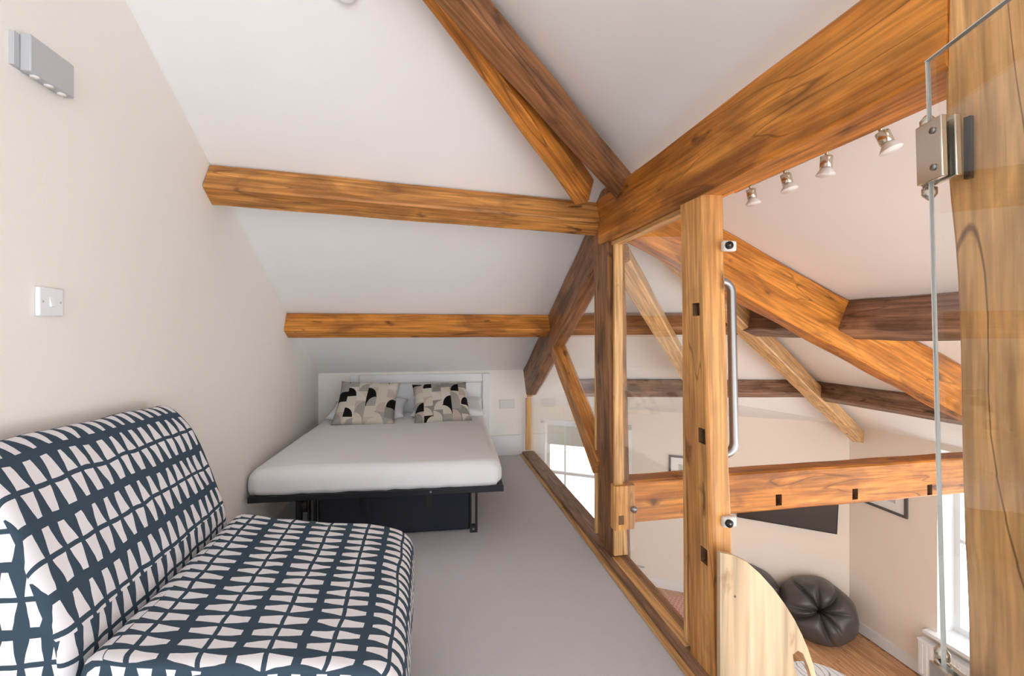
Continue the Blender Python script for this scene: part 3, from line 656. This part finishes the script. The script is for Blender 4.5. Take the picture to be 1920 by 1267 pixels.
# ------------------------------------------------------------------ sofa bed opened as double bed
bed = thing('sofa_bed', 'opened black framed sofa bed with white fitted sheet against the low wall', 'bed', (-.225, 3.60, 0), math.radians(-3.3))
BM = local_mx(bed)
def rounded_slab(name, x0, x1, y0, y1, z0, z1, r, mat, parent, mx, nx=30, ny=36, wr=.006, skirt=0.0):
    """soft slab: top, bulging sides, wavy hem"""
    bm = bmesh.new(); rows = []
    k = 8
    prof = [(r*(1-math.cos(t)), z1-r*(1-math.sin(t))) for t in [i/k*math.pi/2 for i in range(k+1)]]   # from side up to top, inset,z
    prof = [(.010, z0), (.002, z0+(z1-r-z0)*.35), (0, z0+(z1-r-z0)*.7)]+prof
    per = []
    cr = .07; cn = 6
    def corner(cx, cy, a0): return [(cx+cr*math.cos(a0+math.pi/2*i/cn), cy+cr*math.sin(a0+math.pi/2*i/cn)) for i in range(cn+1)]
    def line(a_, b2, n): return [(a_[0]+(b2[0]-a_[0])*i/n, a_[1]+(b2[1]-a_[1])*i/n) for i in range(1, n)]
    c1 = corner(x1-cr, y1-cr, 0); c2 = corner(x0+cr, y1-cr, math.pi/2); c3 = corner(x0+cr, y0+cr, math.pi); c4 = corner(x1-cr, y0+cr, 1.5*math.pi)
    per = c1+line(c1[-1], c2[0], nx)+c2+line(c2[-1], c3[0], ny)+c3+line(c3[-1], c4[0], nx)+c4+line(c4[-1], c1[0], ny)
    cx, cy = (x0+x1)/2, (y0+y1)/2; n = len(per)
    def inset(p, d):
        sx = max(0, min(1, 1-d/((x1-x0)/2))); sy = max(0, min(1, 1-d/((y1-y0)/2))); return (cx+(p[0]-cx)*sx, cy+(p[1]-cy)*sy)
    levels = list(prof)+[(r+q, z1+.004*math.sin(min(1, q/.3)*1.57)) for q in (.05, .12, .22, .35, .5)]
    rings = []
    for li, (ins, z) in enumerate(levels):
        rg = []
        for i, p in enumerate(per):
            q = inset(p, ins)
            d = noise.noise(Vector((q[0]*6, q[1]*6, z*5)))*wr
            if li < 6:   # gathered folds near the hem
                d += wr*2.2*math.sin(i*1.9+3*noise.noise(Vector((i*.21, 0, 0))))*(1-li/6)*max(0, noise.noise(Vector((i*.13, 5, 0)))+.35)
            z2 = z
            if li == 0: z2 += skirt*noise.noise(Vector((i*.33, 9, 0)))
            out = Vector((q[0]-cx, q[1]-cy)); out.normalize()
            if li < len(prof)-2: rg.append(bm.verts.new(mx @ Vector((q[0]+out.x*d, q[1]+out.y*d, z2))))
            else: rg.append(bm.verts.new(mx @ Vector((q[0], q[1], z2+d))))
        rings.append(rg)
    for j in range(len(rings)-1):
        for i in range(n): bm.faces.new((rings[j][i], rings[j][(i+1) % n], rings[j+1][(i+1) % n], rings[j+1][i]))
    bm.faces.new(rings[-1]); bm.faces.new(rings[0][::-1])
    for f in bm.faces: f.smooth = True
    bmesh.ops.recalc_face_normals(bm, faces=bm.faces)
    me = bpy.data.meshes.new(name); bm.to_mesh(me); bm.free(); me.materials.append(M[mat])
    o = bpy.data.objects.new(name, me); C.objects.link(o); adopt(o, parent); return o
rounded_slab('mattress', -.745, .735, -.88, .90, .352, .505, .075, 'sheet', bed, BM, wr=.007, skirt=.018)
MB().box(-.73, .74, -.885, -.855, .315, .352).box(-.73, -.70, -.855, .88, .315, .35).box(.71, .74, -.855, .88, .315, .35).box(-.70, .71, .85, .88, .315, .35).build('frame', 'black', bed, mx=BM, bevel=.004)
for k in range(9):
    yy = -.75+k*.19; MB().box(-.70, .71, yy, yy+.06, .322, .340).build('slat', 'black', bed, mx=BM)
box_ = MB().box(-.40, .545, -.70, -.60, .012, .300).build('storage_bag', 'blackcloth', bed, mx=BM, bevel=.012)
for xx in (-.12, .28): MB().box(xx-.018, xx+.018, -.705, -.700, .17, .30).build('strap', 'black', box_, mx=BM)
def leg(xx):
    MB().box(xx-.024, xx-.014, -.72, -.69, 0, .316).box(xx+.010, xx+.024, -.72, -.69, 0, .316).box(xx-.014, xx+.010, -.72, -.69, 0, .045).box(xx-.014, xx+.010, -.72, -.69, .27, .316).build('leg', 'black', bed, mx=BM)
leg(.565); leg(-.43)
for xx in (.56, -.45): MB().box(xx-.015, xx+.015, .60, .63, 0, .316).build('leg', 'black', bed, mx=BM)
MB().box(-.53, -.50, -.70, -.66, 0, .316).build('leg', 'black', bed, mx=BM)
MB().tube([BM @ Vector((-.50, -.68, .22)), BM @ Vector((-.46, -.68, .22))], .045, 14).build('castor', 'rubber', bed, True)
MB().tube([BM @ Vector((.565-.002, -.7205, .024)), BM @ Vector((.563, -.723, .024))], .008, 10).build('rivet', 'steel', bed)
MB().tube([BM @ Vector((.30, -.886, .334)), BM @ Vector((.30, -.888, .334))], .006, 10).build('rivet', 'steel', bed)

def cushion(name, wd, ht, th, mat, mx, label, cat, group=None, nu=20, pts=0.9):
    """pillow with pinched corners; local x across, y up its face, z thickness"""
    vs, fs, uv = [], [], []
    for s in (1, -1):
        b0 = len(vs)
        for j in range(nu+1):
            for i in range(nu+1):
                a_, b2 = 2*i/nu-1, 2*j/nu-1
                e = (1-a_**2)*(1-b2**2); z = th/2*max(0, e)**.38
                px_ = a_*wd/2*(1-.07*(1-a_**2)*0-.06*(1-b2**2)*abs(a_)); py_ = b2*ht/2*(1-.06*(1-a_**2)*abs(b2))
                z += noise.noise(Vector((a_*2.2, b2*2.2, s*4+wd)))*.012*min(1, e*4)
                vs.append(Vector((px_, py_, s*z))); uv.append((i/nu, j/nu))
        for j in range(nu):
            for i in range(nu):
                q = (b0+j*(nu+1)+i, b0+j*(nu+1)+i+1, b0+(j+1)*(nu+1)+i+1, b0+(j+1)*(nu+1)+i); fs.append(q if s > 0 else q[::-1])
    me = bpy.data.meshes.new(name); me.from_pydata([tuple(v) for v in vs], [], fs); ul = me.uv_layers.new(name='UVMap')
    for lp in me.loops: ul.data[lp.index].uv = uv[lp.vertex_index]
    bm = bmesh.new(); bm.from_mesh(me); bmesh.ops.remove_doubles(bm, verts=bm.verts, dist=1e-5)
    for f in bm.faces: f.smooth = True
    bm.to_mesh(me); bm.free(); me.materials.append(M[mat])
    o = bpy.data.objects.new(name, me); C.objects.link(o); o.location, o.rotation_euler = mx.to_translation(), mx.to_euler()
    return tag(o, label, cat, group)
def cmx(x_, y_, z_, lean, rz, roll=0):
    return Matrix.Translation((x_, y_, z_)) @ Matrix.Rotation(rz, 4, 'Z') @ Matrix.Rotation(lean, 4, 'X') @ Matrix.Rotation(roll, 4, 'Z')
cushion('pillow', .68, .42, .15, 'sheet', cmx(-.53, 4.30, .575, math.radians(12), math.radians(-3)), 'plain white bed pillow under the scatter cushion by the cream wall', 'pillow')
cushion('pillow', .68, .42, .15, 'sheet', cmx(.20, 4.27, .575, math.radians(12), math.radians(-3)), 'plain white bed pillow under the scatter cushion by the cupboard hinge', 'pillow')
cushion('scatter_cushion', .52, .46, .13, 'cushion', cmx(-.515, 4.07, .665, math.radians(46), math.radians(-2), math.radians(-3)), 'beige, grey and black geometric cushion beside the cream wall', 'cushion', 'geometric scatter cushions')
cushion('scatter_cushion', .50, .44, .13, 'cushion', cmx(.13, 4.05, .655, math.radians(44), math.radians(2), math.radians(2)), 'beige, grey and black geometric cushion near the open side of the bed', 'cushion', 'geometric scatter cushions')

# ------------------------------------------------------------------ lower room contents
def beanbag(px, py, rad, label, ax, sd):
    """sack with a pinched, creased crown facing ax; px,py = where its front touches the floor"""
    c0 = hit(px, py, (0, 0, L), (0, 0, 1)); r2 = Vector((c0.x, c0.y, 0)).normalized(); c = c0+r2*rad*.62; c.z = L
    ez = Vector(ax).normalized(); ex = Vector((0, 0, 1)).cross(ez).normalized(); ey = ez.cross(ex)
    nu, nv = 180, 56; vs, fs = [], []
    cen = Vector((c.x, c.y, L+rad*.60)); rr = random.Random(int(sd*10))
    cr_ = [(a_+rr.uniform(-.25, .25), rr.uniform(.26, .44), rr.uniform(.045, .085), rr.uniform(.55, 1.2)) for a_ in (.2, .95, 1.6, 2.35, 3.1, 3.9, 4.5, 5.5)]
    for j in range(nv+1):
        th = math.pi*j/nv
        for i in range(nu):
            ph = 2*math.pi*i/nu
            r = rad
            dent = .42*math.exp(-(th/.34)**2)
            g = 0
            for a_, dp_, wd_, ln_ in cr_:
                dph = (ph-a_-.35*(th-.3)*math.sin(a_*3)+math.pi) % (2*math.pi)-math.pi
                g = max(g, dp_*math.exp(-(abs(dph)*math.sin(max(th, .12))/wd_)**1.3)*math.exp(-(th/ln_)**3))
            r *= 1-dent-g
            d = ez*math.cos(th)+(ex*math.cos(ph)+ey*math.sin(ph))*math.sin(th)
            r *= 1+.05*noise.noise(d*2.2+Vector((sd, 0, 0)))
            v = cen+Vector((d.x*r, d.y*r, d.z*r*.86))
            if v.z < L+.004: v.z = L+.004
            dw = (v-W0).dot(wn)
            if dw < .025: v += wn*(.025-dw)
            v.x = min(v.x, D.x-.03)
            vs.append(v)
    for j in range(nv):
        for i in range(nu): fs.append((j*nu+i, j*nu+(i+1) % nu, (j+1)*nu+(i+1) % nu, (j+1)*nu+i))
    o = mesh('bean_bag', vs, fs, 'vinyl', None, True); return tag(o, label, 'bean bag', 'black bean bags in the lower room')
beanbag(1532, 1203, .45, 'shiny black bean bag with pinched crown, in the corner by the skirting', (-.45, -.62, .42), .4)
beanbag(1402, 1164, .43, 'black bean bag partly hidden behind the plywood panel', (-.40, -.6, .5), 1.7)
# television on the skewed wall
s_a, z_a = wall_sz(1396, 966); s_b, z_b = wall_sz(1566, 997)
zbot = z_b
tv = thing('television', 'black flat television on the wall under the orange cross beam', 'television', WM @ Vector(((s_a+s_b)/2, -.06, zbot)))
# tilted slightly in its own plane, as it hangs
ang = math.atan2(z_a-z_b, s_b-s_a)*0.75
TM = WM @ Matrix.Translation((s_b, -.05, zbot)) @ Matrix.Rotation(ang, 4, 'Y')
tw = 1.22
MB().box(-tw, 0, -.035, 0, 0, .70).build('casing', 'black', tv, mx=TM, bevel=.004)
MB().box(-tw+.015, -.015, -.037, -.035, .02, .685).build('screen', 'screen', tv, mx=TM)
MB().box(-tw/2-.1, -tw/2+.1, 0, .049, .25, .45).build('wall_bracket', 'black', tv, mx=TM)
# pictures
def picture(name, mx, wd, ht, label, fw=.03):
    o = thing(name, label, 'picture', mx.to_translation())
    MB().box(0, fw, -.025, 0, 0, ht).box(wd-fw, wd, -.025, 0, 0, ht).box(fw, wd-fw, -.025, 0, 0, fw).box(fw, wd-fw, -.025, 0, ht-fw, ht).build('frame', 'frame', o, mx=mx)
    MB().box(fw, wd-fw, -.010, -.003, fw, ht-fw).build('mount', 'mount', o, mx=mx)
    MB().box(fw+.11, wd-fw-.11, -.012, -.010, fw+.10, ht-fw-.10).build('print', 'print', o, mx=mx)
s_a, z_a = wall_sz(1254, 852)
picture('framed_picture', WM @ Matrix.Translation((s_a, 0, z_a-.55)), .75, .55, 'dark framed picture on the beige wall behind the honey post')
pr = hit(1703, 973, (D.x, 0, 0), (1, 0, 0)); pl_ = hit(1630, 947, (D.x, 0, 0), (1, 0, 0))
RM = Matrix(((0, 1, 0, D.x), (-1, 0, 0, 0), (0, 0, 1, 0), (0, 0, 0, 1)))      # local x runs toward -y, local y out of the room
picture('framed_picture', RM @ Matrix.Translation((-pr.y-.62, 0, pr.z)), .62, .40, 'dark framed picture on the wall between television corner and tall window')
# radiator under the tall window
ra = thing('radiator', 'white ribbed radiator under the tall window sill', 'radiator', (D.x-.06, yw1-.6, L))
y1_, y0_ = yw1+.10, yw0+.1; zt_ = zs-.10
MB().box(D.x-.13, D.x-.05, y0_, y1_, L+.10, zt_-.02).build('body', 'white', ra)
MB().box(D.x-.14, D.x-.04, y0_-.005, y1_+.005, zt_-.02, zt_).build('top_grille', 'white', ra)
k = y1_-.03
while k > y0_+.03:
    MB().box(D.x-.138, D.x-.13, k-.02, k, L+.12, zt_-.04).build('rib', 'white', ra); k -= .045
for yy in (y0_+.1, y1_-.1): MB().box(D.x-.11, D.x-.07, yy-.02, yy+.02, L, L+.10).build('foot', 'white', ra)
# blind
bl = thing('roman_blind', 'folded stone coloured roman blind at the top of the sash window', 'blind', WM @ Vector(((s0+s1)/2, .05, zt-.3)))
_, zbl = wall_sz(1080, 838)
mb = MB(); nf = 4
MB().box(s0+.02, s1-.02, .03, .06, zt-.03, zt).build('headrail', 'white', bl, mx=WM)
for k in range(nf):
    a0 = zt-.03-(zt-.03-zbl)*k/nf; a1 = zt-.03-(zt-.03-zbl)*(k+1)/nf
    MB().prism([(s0+.025, .05, a0), (s0+.025, .025+.004*k, a1), (s0+.025, .06, a1+.01)], (s1-s0-.05, 0, 0)).build('fold', 'blind', bl, mx=WM)
# mats on the lower floor
h0 = hit(1247, 1131, (0, 0, L), (0, 0, 1)); h1 = hit(1287, 1186, (0, 0, L), (0, 0, 1))
o = MB().box(0, .62, 0, .75, 0.0005, .012).build('floor_mat', 'mat'); o.location = (3.38, h1.y, L); tag(o, 'red and pink checked mat on the plank floor beyond the glass', 'mat')
cpt = hit(1548, 1296, (0, 0, L), (0, 0, 1))
o = MB().tube([(0, 0, 0.0005), (0, 0, .010), (0, 0, .012)], [.44, .44, .43], 48).build('round_rug', 'whiterug'); o.location = (cpt.x, cpt.y, L); tag(o, 'white round rug with grey lines on the plank floor', 'rug')
s_a, z_a = wall_sz(1200, 1068)
so = thing('wall_box', 'small white wall box with grey top above the skirting', 'socket', WM @ Vector((s_a, 0, z_a-.1)))
MB().box(s_a-.05, s_a+.07, -.03, 0, z_a-.08, z_a+.05).build('box', 'plastic', so, mx=WM, bevel=.004)
MB().box(s_a-.05, s_a+.07, -.034, 0, z_a+.05, z_a+.07).build('lid', 'silver', so, mx=WM)
